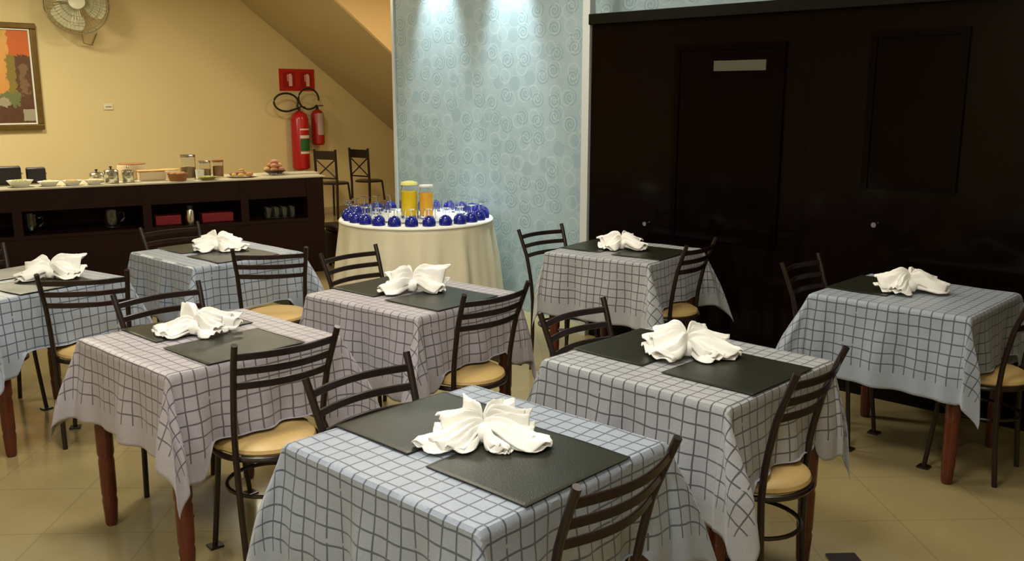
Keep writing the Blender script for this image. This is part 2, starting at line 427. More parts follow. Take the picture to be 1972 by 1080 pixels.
# how far each hanging corner stands out (0 right, 1 back, 2 front, 3 left)
FLAP = {1: {3: .24}, 2: {0: .10, 3: .22}, 4: {0: .14, 3: .10}, 5: {0: .34, 3: .06}, 6: {2: .10, 3: .34}, 7: {0: .40, 3: .12}}
def tablecloth(i, chair_pos=True, chair_neg=True):
    x, y, yw, sa, sb, sh, cm = TABLES[i]
    a, b = sa/2, sb/2; R_ = .70; N = 116
    rnd = random.Random(i*13+5)
    ph = [rnd.uniform(0, 6.28) for _ in range(10)]
    fr = [rnd.uniform(8, 13) for _ in range(4)]
    tw = [rnd.uniform(-.16, .16) for _ in range(4)]
    pr = [rnd.uniform(.24, .36) for _ in range(4)]
    for k_, v_ in FLAP.get(i, {}).items(): pr[k_] = v_
    rho = .014; vs = []; uvs = []
    def drop(d):  # returns (out, down) along a path of length d over a rounded edge
        if d < rho*pi/2: return rho*sin(d/rho), rho*(1-cos(d/rho))
        e = d-rho*pi/2; return rho, rho+e
    for iu in range(N+1):
        for iv in range(N+1):
            u = -R_+2*R_*iu/N; v = -R_+2*R_*iv/N
            U = u+sh[0]; V = v+sh[1]
            du = max(0, abs(U)-a+rho); dv = max(0, abs(V)-b+rho); su = 1 if U > 0 else -1; sv = 1 if V > 0 else -1
            k = (0 if su > 0 else 1)+(0 if sv > 0 else 2)
            if du == 0 and dv == 0:
                px, py, pz = U, V, H+.0012*sin(U*23+ph[0])*sin(V*19+ph[1])
            elif dv == 0 or du == 0:
                d = du if dv == 0 else dv; along = V if dv == 0 else U
                half = b if dv == 0 else a
                out, dn = drop(d)
                f = smooth01(d/.30)
                env = smooth01((half-abs(along))/.10)
                j = (0 if su > 0 else 1) if dv == 0 else (2 if sv > 0 else 3)
                rip = (.015*sin(along*fr[j]*1.9+ph[j])+.009*sin(along*fr[j]*3.7+ph[j+4]))*f*env
                out += .018*f+rip+.014*f*(1-smooth01((half-abs(along))/.12))
                z = H-dn
                if dv == 0 and ((su > 0 and chair_pos) or (su < 0 and chair_neg)):
                    wgt = smooth01((.28-abs(along))/.07); zmin = .492
                    if z < zmin:
                        ex = (zmin-z)*wgt; z = z+ex; out += ex*.12
                if dv == 0: px, py = su*(a-rho+out), V
                else: px, py = U, sv*(b-rho+out)
                pz = z
            else:
                r = hypot(du, dv); phi = atan2(dv, du)
                out, dn = drop(r)
                f = smooth01(r/.30)
                s2 = sin(2*phi)
                P = pr[k]*r*(1-abs(2*phi/(pi/2)-1)**1.4)
                base = out+.018*f+.014*f
                e = base+P
                # fold the flap a little to one side so the corner hangs as a real pleat
                ang = pi/4+(phi-pi/4)*1.0+tw[k]*f*s2*2.2
                w1 = cos(ang); w2 = sin(ang)
                pleat = .020*f*sin(phi*9+ph[k])*s2
                px = su*(a-rho+(e+pleat)*w1); py = sv*(b-rho+(e-pleat)*w2)
                pz = H-dn*(1-.10*s2)
            if pz < .02: pz = .02
            vs.append((px, py, pz+.002)); uvs.append((u, v))
    fs = []
    for iu in range(N):
        for iv in range(N):
            q = iu*(N+1)+iv; fs.append((q, q+N+1, q+N+2, q+1))
    mb = MB(); mb.add(vs, fs)
    o = mb.build('tablecloth', M[cm], uvs=uvs)
    o.location = (x, y, 0); o.rotation_euler = (0, 0, radians(yw))
    tone = {'cloth_cool_lit': 'cool lit silver blue', 'cloth_lilac_lit': 'lilac lit silver', 'cloth_grey': 'silver grey'}[cm]
    tag(o, tone+' checked cloth draped over '+WHERE[i], 'tablecloth', 'checked tablecloths')
    s = o.modifiers.new('thick', 'SOLIDIFY'); s.thickness = .0016; s.offset = 1
    return o
def placemat(i, a0, a1, b0, b1, side):
    x, y, yw, sa, sb, sh, cm = TABLES[i]
    mb = MB(); n = 24; vs = []; fs = []
    for p in range(n+1):
        for q in range(n+1):
            u = a0+(a1-a0)*p/n; v = b0+(b1-b0)*q/n
            vs.append((u, v, H+.0065+.0012*sin(u*17+i)*sin(v*14+i*2)))
    for p in range(n):
        for q in range(n):
            k = p*(n+1)+q; fs.append((k, k+n+1, k+n+2, k+1))
    mb.add(vs, fs)
    o = mb.build('placemat', M['mat']); o.location = (x, y, 0); o.rotation_euler = (0, 0, radians(yw))
    s = o.modifiers.new('thick', 'SOLIDIFY'); s.thickness = .0028; s.offset = 1
    e = o.modifiers.new('bevel', 'BEVEL'); e.width = .001; e.segments = 2; e.limit_method = 'ANGLE'
    tag(o, 'black placemat at the %s of %s' % (side, WHERE[i]), 'placemat', 'black placemats')
    return o

# napkin tied like a bow: pleated lobes swept out of a pinched middle
def napkin(i, cx, cy, lobes, seed, rz=0.0, scale=1.0, label='', surf=H+.0130):
    rnd = random.Random(seed); mb = MB()
    def sheet(tx, ty, tz, wd, puff, tipw, base_off, point, lift=0.0):
        n = 22; m = 30; L = hypot(tx, ty); dx, dy = tx/L, ty/L
        side = Vector((-dy, dx, 0)); fwd = Vector((dx, dy, 0))
        pl = rnd.choice((2.5, 3, 3.5)); ph = rnd.uniform(0, 6.28); bend = rnd.uniform(-.02, .02); ph2 = rnd.uniform(0, 6.28)
        vs = []
        for k in range(n+1):
            t = k/n
            for j in range(m+1):
                q = -1+2*j/m
                reach = 1-.16*abs(q)**1.5*(1-point)-.34*point*abs(q)+.03*sin(4*q+ph2)
                tt = t*reach
                prof = .13+.87*smooth01(tt/.74)
                prof *= 1-(1-tipw)*smooth01((tt-.70)/.30)
                w_ = wd*prof
                dome = sqrt(max(0, 1-q*q*.98))
                pt = Vector((tx, ty, 0))*tt+side*(w_*q+bend*sin(pi*tt))
                crease = abs(((q*pl+ph+tt*.8) % 2)-1)-.5
                z = (base_off*(1-smooth01(tt*1.3))+tz*tt**.75)+dome*puff*(.35+.65*sin(pi*min(1, tt*.95)**.8))*(1-.25*tt)
                z += crease*.012*smooth01(tt*2.2)*(1-.25*abs(q))
                z -= (tz*.75+base_off*.3)*abs(q)**2.5*(.3+.7*tt)
                pt.z = max(.0016+.0004*(j % 2), z+lift)
                vs.append(pt)
        fs = []
        for k in range(n):
            for j in range(m):
                a_ = k*(m+1)+j; fs.append((a_, a_+m+1, a_+m+2, a_+1))
        mb.add(vs, fs)
    for (tx, ty, tz, wd, th, tipw, base_off) in lobes:
        sheet(tx*.97, ty*.97, tz*.45, wd*1.12, th*1.0, min(1, tipw+.1), base_off*.55, .0)
        a_ = rnd.uniform(-.10, .10); c_, s_ = cos(a_), sin(a_)
        sheet(tx*c_-ty*s_, tx*s_+ty*c_, tz, wd*.88, th*1.7, tipw, base_off, .5, .006)
        a_ = rnd.uniform(-.20, .20); c_, s_ = cos(a_), sin(a_)
        sheet((tx*c_-ty*s_)*.82, (tx*s_+ty*c_)*.82, tz*.9, wd*.6, th*2.2, .6, base_off+.006, .3, .010)
    # the pinched middle, wrapped by a band of cloth
    for rr in (.030, .024):
        rs = []
        for k in range(13):
            a_ = 2*pi*k/12; c = Vector((0, rr*cos(a_), .022+rr*.75*sin(a_)))
            rs.append([c+Vector((.017*cos(q)*(1+.25*sin(3*q+a_)), .007*sin(q)*cos(a_), .007*sin(q)*sin(a_))) for q in [2*pi*j/12 for j in range(12)]])
        for ring in rs:
            for v in ring: v.z = max(.0015, v.z)
        mb.rings(rs)
    x, y, yw = TABLES[i][:3]
    o = mb.build('napkin', M['napkin'])
    for p in o.data.polygons: p.use_smooth = True
    o.scale = (scale,)*3
    o.location = (x+cx, y+cy, surf-.001); o.rotation_euler = (0, 0, rz)
    tx_ = bpy.data.textures.new('crease', 'CLOUDS'); tx_.noise_scale = .045; tx_.noise_depth = 3
    d = o.modifiers.new('crease', 'DISPLACE'); d.texture = tx_; d.strength = .007; d.mid_level = .42; d.texture_coords = 'LOCAL'; d.direction = 'Z'
    s_ = o.modifiers.new('thick', 'SOLIDIFY'); s_.thickness = .0022; s_.offset = 1
    tag(o, label, 'napkin', 'bow folded white napkins')
    return o
# lobe: tip x, y, z, half width, half thickness, tip width factor, start height
NAP = {
 1: [(-.060, .070, .080, .034, .020, .45, .03), (-.140, .060, .030, .030, .022, .9, .03), (-.185, -.055, .004, .062, .014, .55, .03), (-.10, -.085, .004, .040, .012, .6, .03),
     (.190, -.040, .004, .062, .014, .65, .03), (.080, .100, .062, .042, .020, .6, .03), (.140, .070, .036, .036, .020, .9, .03), (.070, -.105, .002, .034, .009, .2, .02)],
 2: [(-.105, .080, .052, .052, .032, .85, .03), (-.155, .045, .028, .040, .028, .9, .03), (-.125, -.075, .008, .062, .024, .85, .03),
     (.190, -.020, .010, .056, .022, .7, .03), (.085, .095, .060, .046, .026, .7, .03), (.150, .050, .034, .050, .026, .8, .03), (.115, -.075, .004, .050, .016, .6, .02)],
 3: [(-.085, .085, .080, .044, .024, .7, .03), (-.175, .000, .006, .048, .016, .4, .03), (-.115, -.060, .004, .050, .014, .5, .02),
     (.145, .110, .034, .042, .024, .8, .03), (.110, -.030, .015, .046, .022, .8, .03), (.100, .080, .03, .042, .022, .8, .03)],
 4: [(-.150, -.070, .006, .052, .024, .7, .03), (-.125, .020, .050, .048, .030, .65, .03), (-.075, .06, .055, .044, .026, .7, .03),
     (.165, .045, .085, .044, .024, .55, .03), (.150, -.040, .012, .044, .018, .6, .03), (.115, .045, .05, .048, .024, .8, .03)],
 5: [(-.150, .035, .038, .048, .028, .7, .03), (-.105, -.070, .006, .052, .024, .8, .03), (-.110, .065, .045, .04, .024, .7, .03),
     (.070, .065, .062, .040, .024, .5, .03), (.165, -.045, .014, .050, .024, .65, .03), (.130, .020, .035, .048, .026, .8, .03)],
}
LBL = {
 1: 'largest brightest white napkin bow, lying on the front table', 2: 'plump white napkin bow lying on the right middle table',
 3: 'white napkin bow with one raised loop on the left middle table', 4: 'white napkin bow with upturned right tip on the centre table',
 5: 'small white napkin bow on the back table near the partition corner', 6: 'white napkin bow on the far right table beside the single placemat',
 7: 'cream white napkin bow on the back left table by the sideboard', 8: 'cream napkin bow on the table cut off by the left edge'}

# ------------------------------------------------------------------ metal dining chairs
def make_chair():
    t = empty('dining_chair', (0, 0, 0))   # faces +x, origin under the seat centre
    SZ = .455
    seat = MB().lathe([(.001, SZ+.028), (.12, SZ+.027), (.165, SZ+.020), (.186, SZ+.008), (.190, SZ-.004), (.184, SZ-.012), (.001, SZ-.012)], 36)
    seat.v = [(v[0]*1.0, v[1]*(1.0 if v[0] > 0 else .93), v[2]) for v in seat.v]
    seat.build('seat', M['vinyl'], t)
    ring = [(.188*cos(2*pi*k/36), .183*sin(2*pi*k/36), SZ-.022) for k in range(36)]
    MB().tube(ring, .011, 8, closed=True).build('seat_frame', M['chair'], t)
    def post(sy):
        return [(-.135, sy*.156, 0.0), (-.118, sy*.160, .22), (-.112, sy*.166, .44), (-.122, sy*.170, .56), (-.150, sy*.176, .70), (-.185, sy*.185, .80), (-.212, sy*.190, .868)]
    def interp(pts, z):
        for p, q in zip(pts, pts[1:]):
            if p[2] <= z <= q[2]:
                k = (z-p[2])/(q[2]-p[2]); return [p[j]+(q[j]-p[j])*k for j in range(3)]
    for sy in (-1, 1):
        pp = [interp(post(sy), .868*k/16) for k in range(17)]
        MB().tube(pp, .0115, 10).build('rear_leg', M['chair'], t)
        fl = MB().tube([(.125, sy*.125, SZ-.02), (.140, sy*.135, .25), (.165, sy*.150, .004)], .0105, 10)
        f = fl.build('front_leg', M['chair'], t)
        MB().box(.165-.026, .165+.026, sy*.150-.026, sy*.150+.026, 0.0, .009).build('foot_plate', M['chair'], f, smooth=False, bevel=.003)
    for z in (.822, .766, .710):
        l = interp(post(-1), z); r = interp(post(1), z); mb = MB(); rs = []
        n = 14
        for k in range(n+1):
            u = k/n; yy = l[1]+(r[1]-l[1])*u; xx = l[0]-.040*sin(pi*u)
            c = Vector((xx, yy, z))
            tx = -.040*pi*cos(pi*u)/(r[1]-l[1]); tn = Vector((tx, 1, 0)).normalized(); nn = Vector((tn.y, -tn.x, 0))
            rs.append([c+nn*.0045*sx+Vector((0, 0, .0125*sz)) for sx, sz in ((1, -.8), (1, .8), (.4, 1), (-.4, 1), (-1, .8), (-1, -.8), (-.4, -1), (.4, -1))])
        mb.rings(rs).build('slat', M['chair'], t)
    ring = [(.155*cos(2*pi*k/32)-.010, .148*sin(2*pi*k/32), .285) for k in range(32)]
    MB().tube(ring, .0075, 8, closed=True).build('stretcher_ring', M['chair'], t)
    return t
CH = [  # x, y, facing deg, label
    (0.108, 2.055, 137.3, 'dark metal chair at the near right end of the front table, cropped by bottom edge'),
    (-0.306, 2.509, -42.5, 'dark metal chair behind the front table, top slats showing above the left placemat'),
    (0.792, 2.840, 139.6, 'dark metal chair with round tan seat visible, at the right end of right middle table'),
    (0.389, 3.309, -43.3, 'dark metal chair tucked behind the right middle table, low slats before the back table'),
    (-0.894, 3.151, 130.8, 'dark metal chair before the left middle table, long left post reaching the floor'),
    (-1.338, 3.643, -41.1, 'dark metal chair behind the left middle table, beside the chair at left edge table'),
    (-0.213, 3.921, 135.9, 'dark metal chair at the right end of the centre table'),
    (-0.700, 4.652, -39.0, 'dark metal chair behind the centre table, in front of the round table cloth'),
    (0.885, 5.155, 143.5, 'dark metal chair at the right end of the back table, before the partition'),
    (0.323, 5.471, -45.9, 'dark metal chair against the blue wallpaper behind the back table'),
    (2.100, 3.920, 136.0, 'dark metal chair at the far right table, cut by the right edge'),
    (1.595, 4.367, -44.0, 'dark metal chair tucked under the left end of the far right table'),
    (-1.331, 5.007, 101.9, 'dark metal chair in front of the back left table, turned square to the viewer'),
    (-1.996, 5.566, -42.5, 'dark metal chair between the back left table and the sideboard'),
    (-2.035, 4.325, 108.0, 'dark metal chair with wide bowed slats before the table cut off by left edge'),
    (-2.740, 4.700, -36.0, 'dark metal chair behind the table at the left edge, nearly hidden by its napkin'),
]
proto = make_chair()
for i, (x, y, fa, lb) in enumerate(CH):
    o = proto if i == 0 else copy_tree(proto)
    o.location = (x, y, 0); o.rotation_euler = (0, 0, radians(fa))
    tag(o, lb, 'chair', 'dark metal dining chairs')

for i in TABLES: dining_table(i); tablecloth(i)
for i in TABLES:
    x, y, yw, sa, sb, sh, cm = TABLES[i]
    placemat(i, -sa/2+.004, -.062, -.185, .225, 'left end')
    if i != 6: placemat(i, .030, sa/2-.004, -.205, .190, 'right end')
napkin(1, .02, -.005, NAP[1], 1, 0, 1.0, LBL[1])
napkin(2, .0, .03, NAP[2], 2, radians(-4), 1.02, LBL[2])
napkin(3, -.06, .02, NAP[3], 3, radians(-4), 1.0, LBL[3])
napkin(4, -.00, .01, NAP[4], 4, radians(0), 1.05, LBL[4])
napkin(5, -.02, .00, NAP[5], 5, radians(-5), .98, LBL[5])
napkin(6, -.03, .0, NAP[5], 6, radians(4), 1.06, LBL[6])
napkin(7, .0, .02, NAP[2], 7, radians(6), .98, LBL[7])
napkin(8, .14, .02, NAP[4], 8, radians(12), 1.0, LBL[8])

# ------------------------------------------------------------------ round table with glasses and juice
RT = Vector((-.72, 6.86, 0)); RH = .76; RR = .565
t = empty('round_table', RT, 0, 'round pedestal table hidden under a cream cloth before the blue wall', 'table')
MB().lathe([(.001, RH-.004), (RR-.01, RH-.004), (RR-.006, RH-.014), (RR-.01, RH-.03), (.001, RH-.03)], 48).build('tabletop', M['wood_top'], t)
MB().lathe([(.22, 0), (.20, .03), (.05, .07), (.04, .4), (.06, RH-.03)], 20).build('pedestal', M['leg'], t)
mb = MB(); rs = []; NN = 180
for k, (zf, rr) in enumerate([(0, .01), (0, .25), (0, .50), (0, RR-.006), (-.004, RR+.004), (-.012, RR+.008), (-.05, RR+.010), (-.15, RR+.022), (-.28, RR+.038), (-.42, RR+.055), (-.56, RR+.07), (-.68, RR+.085)]):
    f = smooth01(-zf/.3); ring = []
    for j in range(NN):
        q = 2*pi*j/NN
        w_ = (.012*sin(q*13+.7)+.009*sin(q*21+2)+.006*sin(q*34))*f
        ring.append((cos(q)*(rr+w_), sin(q)*(rr+w_), RH+zf+.001))
    rs.append(ring)
mb.rings(rs, cap=False)
o = mb.build('round_tablecloth', M['towel']); o.location = RT; s = o.modifiers.new('t', 'SOLIDIFY'); s.thickness = .0015; s.offset = 1
tag(o, 'pleated cream cloth hanging to the floor over the round drinks table', 'tablecloth')
mb = MB(); rs = []
for (zf, rr) in [(.0, .01), (.0, .3), (0, RR-.005), (-.003, RR+.007), (-.010, RR+.012), (-.020, RR+.013)]:
    rs.append([(cos(2*pi*j/90)*(rr), sin(2*pi*j/90)*rr, RH+zf+.0045) for j in range(90)])
mb.rings(rs, cap=False); o = mb.build('round_overlay', M['overlay']); o.location = RT; s = o.modifiers.new('t', 'SOLIDIFY'); s.thickness = .0012; s.offset = 1
tag(o, 'white round overlay covering the top of the drinks table', 'table cover')
SURF = RH+.0062
gob = empty('goblet', (0, 0, 0))     # upside down: bowl rim on the table, foot in the air
MB().lathe([(.046, 0), (.048, .014), (.047, .032), (.040, .052), (.026, .066), (.008, .072), (.004, .069), (.022, .062), (.036, .049), (.043, .031), (.044, .014), (.042, .001)], 20).build('bowl', M['blue'], gob)
st_ = MB().lathe([(.004, .071), (.004, .114), (.034, .119), (.034, .122), (.001, .122)], 16).build('stem', M['glass'], gob); st_['label'] = 'clear glass stem and foot'
tag(gob, 'blue bowled goblet standing upside down round the rim of the drinks table', 'goblet', 'blue goblets round the drinks table')
ng = 26
for k in range(ng):
    q = -pi/2+2*pi*(k+.15)/ng
    o = gob if k == 0 else copy_tree(gob)
    o.location = RT+Vector((cos(q)*.505, sin(q)*.505, SURF))
tum = MB().lathe([(.026, .0), (.031, .004), (.034, .095), (.032, .095), (.029, .008), (.001, .008)], 18).build('tumbler', M['glass'])
tag(tum, 'clear glass tumbler in the inner ring on the drinks table', 'glass', 'clear tumblers on the drinks table')
nt = 17
for k in range(nt):
    q = -pi/2+2*pi*(k+.5)/nt
    o = tum if k == 0 else tum.copy()
    if k: COL.objects.link(o)
    o.location = RT+Vector((cos(q)*.375, sin(q)*.375, SURF))
def juice(x, y, m, h, r, lab, lid):
    t = empty('juice_jar', RT+Vector((x, y, SURF)), 0, lab, 'juice jar')
    MB().lathe([(r*.86, 0), (r*.98, .008), (r, .03), (r, h*.86), (r*.88, h*.93), (r*.9, h), (r*.84, h), (r*.82, h*.93), (r*.94, h*.85), (r*.94, .02), (.001, .012)], 28).build('glass_jar', M['jar_glass'], t)
    MB().lathe([(.001, .0135), (r*.90, .0215), (r*.925, .03), (r*.925, h*.83), (.001, h*.835)], 28).build('juice', m, t)
    if lid: MB().lathe([(r*.95, h+.001), (r*.98, h+.004), (r*.94, h+.020), (r*.4, h+.030), (.001, h+.032)], 24).build('lid', M['lid'], t)
    else: MB().lathe([(r*.95, h+.001), (r*.98, h+.004), (r*.95, h+.014), (.001, h+.016)], 24).build('lid', M['overlay'], t)
juice(-.045, -.04, M['yellow'], .245, .066, 'tall jar of yellow juice with pale yellow lid on the drinks table', True)
juice(.085, -.08, M['orange'], .235, .054, 'shorter jar of orange juice on the drinks table right of the yellow one', False)

# ------------------------------------------------------------------ sideboard with the buffet
c0 = Vector((-4.127, 7.384, 0)); c1 = Vector((-1.792, 8.710, 0)); cd = (c1-c0).normalized(); cyaw = atan2(cd.y, cd.x)
CL = .92
sbt = empty('sideboard', c1, cyaw, 'long dark brown buffet sideboard with open shelves before the cream wall', 'sideboard')
X0, X1, D = -3.75, 0.0, .62
MB().box(X0-.02, X1+.02, -.005, D, CL-.014, CL).build('worktop', M['marble'], sbt, smooth=False, bevel=.003)['label'] = 'thin pale worktop'
MB().box(X0, X1, .01, .035, .73, CL-.014).build('apron', M['dark_wood'], sbt, smooth=False)
MB().box(X0, X1, D-.03, D-.01, .0, CL-.014).build('back_panel', M['dark_wood'], sbt, smooth=False)
MB().box(X0, X1, .01, .035, .0, .50).build('lower_panel', M['dark_wood'], sbt, smooth=False)
MB().box(X0, X1, .035, D-.03, .50, .53).build('shelf', M['dark_wood'], sbt, smooth=False)
MB().box(X0, X1, .0, .035, .50, .53).build('shelf_edge', M['dark_wood'], sbt, smooth=False)
for xx in (X0, -2.62, -1.62, -.78, X1-.16):
    MB().box(xx, xx+(.16 if xx > -.5 else .07), .005, D-.03, .53, CL-.014).build('divider', M['dark_wood'], sbt, smooth=False)
def onboard(x, y, z=CL+.0005): return c1+Matrix.Rotation(cyaw, 3, 'Z') @ Vector((x, y, z))
def single(name, mb, m, x, y, lab, cat, z=CL+.0005, group=None, rz=0, sub=0, bevel=0, smooth=True):
    o = mb.build(name, m, sub=sub, bevel=bevel, smooth=smooth); o.location = onboard(x, y, z); o.rotation_euler = (0, 0, cyaw+rz); return tag(o, lab, cat, group)
def px2x(px): return -((622-px)/622.0)*2.685*(1-.0) if px < 622 else 0
def lump(rx, ry, rz_, seed, n=14, m=9):
    r = random.Random(seed); ph = r.uniform(0, 6); rs = []
    for i in range(m+1):
        a_ = pi*i/m; rr = max(.02, sin(a_))
        rs.append([(rx*rr*cos(2*pi*j/n)*(1+.07*sin(3*2*pi*j/n+ph)), ry*rr*sin(2*pi*j/n)*(1+.06*cos(2*2*pi*j/n+ph)), rz_*(1-cos(a_))) for j in range(n)])
    return MB().rings(rs)
def dish(name, x, y, r, h, m, foodm, lab, food=6, cat='dish'):
    t = empty(name, onboard(x, y), cyaw, lab, cat)
    MB().lathe([(r*.6, 0), (r*.65, .006), (r, h), (r*1.03, h), (r*.66, .010), (.001, .009)], 26).build('bowl', m, t)
    for k in range(food):
        q = 2*pi*k/max(1, food)+.3; rad = r*.42 if k else 0
        o = lump(r*.32, r*.26, h*.45, k).build('food', foodm, t); o.location = (rad*cos(q), rad*sin(q), .012); o['label'] = 'piece of food'
    return t
# glass trays at the left end
for px, yy, r, fm, lab in ((35, .16, .098, 'green', 'greenish bowl of fruit at the left end of the sideboard, before the larger toaster'),
                           (84, .14, .085, 'cake_pale', 'shallow glass bowl of pale food right of the greenish bowl'),
                           (125, .12, .080, 'cake', 'shallow white bowl of biscuits left of the steel pots'),
                           (163, .10, .072, 'cake_pale', 'small white bowl of cream food in front of the small dark pot')):
    dish('food_bowl', px2x(px), yy, r, .055 if px < 60 else .04, M['white'], M[fm], lab, cat='bowl')
def pot(x, y, r, h, m, lab, knobm):
    t = empty('steel_pot', onboard(x, y), cyaw+1.4, lab, 'pot')
    MB().lathe([(r*.95, 0), (r, .006), (r, h), (r*1.04, h+.002), (r*1.04, h+.006), (r*.9, h+.016), (r*.2, h+.026), (.001, h+.027)], 28).build('pot_body', m, t)
    MB().lathe([(.006, h+.025), (.006, h+.034), (.014, h+.038), (.012, h+.046), (.001, h+.048)], 14).build('lid_knob', knobm, t)
    for s_ in (-1, 1):
        MB().tube([(s_*(r-.002), -.02, h*.6), (s_*(r+.02), -.018, h*.62), (s_*(r+.02), .018, h*.62), (s_*(r-.002), .02, h*.6)], .004, 8).build('pot_handle', m, t)
pot(px2x(174), .32, .062, .065, M['steel'], 'small dull pot with knob lid, left of the bigger steel pots', M['black'])
pot(px2x(197), .15, .060, .098, M['steel'], 'shiny steel pot on the sideboard, left one of the two touching pots', M['black'])
pot(px2x(229), .17, .052, .090, M['steel'], 'shiny steel pot on the sideboard, right one of the two touching pots', M['steel'])
def cakestand(x, y, rx, h, lab, topm):
    t = empty('cake', onboard(x, y), cyaw, lab, 'cake')
    MB().lathe([(rx*1.05, 0), (rx*1.1, .006), (rx*1.1, .010), (.001, .010)], 28).build('plate', M['white'], t)
    MB().lathe([(rx, .011), (rx*1.02, .02), (rx, h*.9), (rx*.93, h), (.001, h+.004)], 28).build('cake_body', M['cake_pale'], t)
    MB().lathe([(rx*.94, h+.001), (rx*.9, h+.008), (.001, h+.010)], 28).build('icing', topm, t)
cakestand(px2x(246), .47, .125, .135, 'tall pale layer cake with dark icing behind the steel pots', M['wicker'])
t = empty('cake_box', onboard(px2x(276), .25), cyaw, 'pale orange sponge loaf in a clear lidded box left of the wicker basket', 'cake box')
MB().box(-.11, .11, -.07, .07, .004, .085).build('sponge', M['cake_pale'], t, bevel=.01)
MB().box(-.118, .118, -.078, .078, 0, .004).build('tray', M['white'], t, smooth=False)
MB().box(-.116, .116, -.076, .076, .0855, .092).build('box_lid', M['cake'], t, smooth=False)
cakestand(px2x(318), .48, .11, .07, 'low round cake behind the wicker bread basket', M['cake'])
t = empty('bread_basket', onboard(px2x(322), .11), cyaw, 'brown wicker bread basket in front of the tall cereal jar', 'basket')
MB().lathe([(.07, 0), (.085, .06), (.089, .066), (.083, .066), (.066, .008), (.001, .007)], 26).build('basket', M['wicker'], t)
for k in range(5):
    o = lump(.034, .028, .025, k+20).build('roll', M['bread'], t); o.location = (.04*cos(k*1.26), .035*sin(k*1.26), .030)
def jar(x, y, r, h, m, lab, fill=.7, lidm=None):
    t = empty('glass_jar', onboard(x, y), cyaw, lab, 'jar')
    MB().lathe([(r*.95, 0), (r, .006), (r, h), (r*.95, h), (r*.94, .010), (.001, .009)], 24).build('jar_glass', M['glass'], t)
    MB().lathe([(.001, .0105), (r*.92, .0105), (r*.92, h*fill), (.001, h*fill+.004)], 24).build('cereal', m, t)
    MB().lathe([(r*1.02, h+.001), (r*1.03, h+.018), (r*.9, h+.024), (.001, h+.025)], 24).build('lid', lidm or M['steel'], t)
jar(px2x(351), .29, .068, .195, M['cereal'], 'tallest glass cereal jar on the sideboard', .55)
cup = MB().lathe([(.030, 0), (.036, .006), (.040, .085), (.037, .085), (.032, .010), (.001, .010)], 22)
single('cup', cup, M['white'], px2x(370), .19, 'cream ceramic cup standing against the tallest cereal jar', 'cup')
jar(px2x(385), .30, .055, .135, M['cereal'], 'middle glass jar with cereal, just right of the cream cup', .6, M['steel'])
jar(px2x(413), .30, .050, .140, M['bread'], 'right glass jar of dark granola beside the croissants', .75, M['wicker'])
dish('green_platter', px2x(380), .07, .085, .028, M['green'], M['green'], 'flat olive green platter of melon in front of the jars', 7, 'platter')
t = empty('croissant_plate', onboard(px2x(458), .22), cyaw, 'white plate heaped with small croissants right of the jars', 'plate')
MB().lathe([(.09, 0), (.135, .012), (.14, .014), (.09, .006), (.001, .006)], 28).build('plate', M['white'], t)
k = 0
for ring_r, cnt, zz in ((.085, 8, .010), (.035, 4, .026), (.0, 1, .045)):
    for j in range(cnt):
        q = 2*pi*j/cnt+k; o = lump(.034, .020, .016, 40+k).build('croissant', M['bread'] if k % 2 else M['cake'], t)
        o.location = (ring_r*cos(q), ring_r*sin(q), zz); o.rotation_euler = (0, 0, q+1.1); k += 1
t = empty('fruit_bowl', onboard(px2x(535), .30), cyaw, 'clear glass bowl piled with brown and pink buns near the right end of sideboard', 'bowl')
MB().lathe([(.05, 0), (.055, .008), (.115, .045), (.12, .050), (.11, .050), (.05, .012), (.001, .012)], 28).build('glass_bowl', M['glass'], t)
k = 0
for ring_r, cnt, zz in ((.065, 6, .030), (.045, 4, .066), (.012, 2, .098)):
    for j in range(cnt):
        q = 2*pi*j/cnt+k*.4; o = lump(.036, .032, .024, 70+k).build('bun', (M['bread'], M['ham'], M['cake'])[k % 3], t)
        o.location = (ring_r*cos(q), ring_r*sin(q), zz); k += 1
single('serving_tray', MB().box(-.17, .17, -.09, .09, 0, .012), M['marble'], px2x(588)+.02, .34, 'flat beige tray lying at the right end of the sideboard', 'tray', bevel=.004)
# things on the open shelf
SH = .5305
for k, (x, y, r, lab) in enumerate(((-2.48, .16, .055, 'faint clear glass jug on the left shelf of the sideboard'), (-1.86, .15, .07, 'ribbed clear glass pitcher on the shelf left of the red box'))):
    t = empty('glass_pitcher', onboard(x, y, SH), cyaw, lab, 'pitcher')
    MB().lathe([(r*.6, 0), (r*.8, .01), (r, .06), (r*.9, .12), (r*1.0, .16), (r*.94, .16), (r*.84, .12), (r*.94, .06), (r*.6, .016), (.001, .015)], 24).build('pitcher_body', M['glass'], t)
    MB().tube([(r*.9, 0, .13), (r+.03, 0, .13), (r+.035, 0, .08), (r*.95, 0, .05)], .006, 8).build('handle', M['glass'], t)
for x, wd, lab in ((-1.40, .11, 'dark red box on the middle shelf left of the thermos'), (-.97, .14, 'dark red box on the middle shelf right of the thermos')):
    b = single('storage_box', MB().box(-wd, wd, -.07, .07, 0, .085), M['red_plastic'], x, .17, lab, 'box', SH, bevel=.006)
t = empty('thermos', onboard(-1.215, .10, SH), cyaw, 'black and steel thermos flask on the middle shelf between the red boxes', 'thermos')
MB().lathe([(.040, 0), (.042, .01), (.042, .12), (.034, .135), (.001, .136)], 22).build('flask', M['steel'], t)
MB().lathe([(.030, .137), (.030, .165), (.001, .168)], 18).build('stopper', M['black'], t)
gl = MB().lathe([(.026, .0), (.030, .004), (.034, .10), (.032, .10), (.028, .008), (.001, .008)], 16).build('drinking_glass', M['glass'])
k = 0
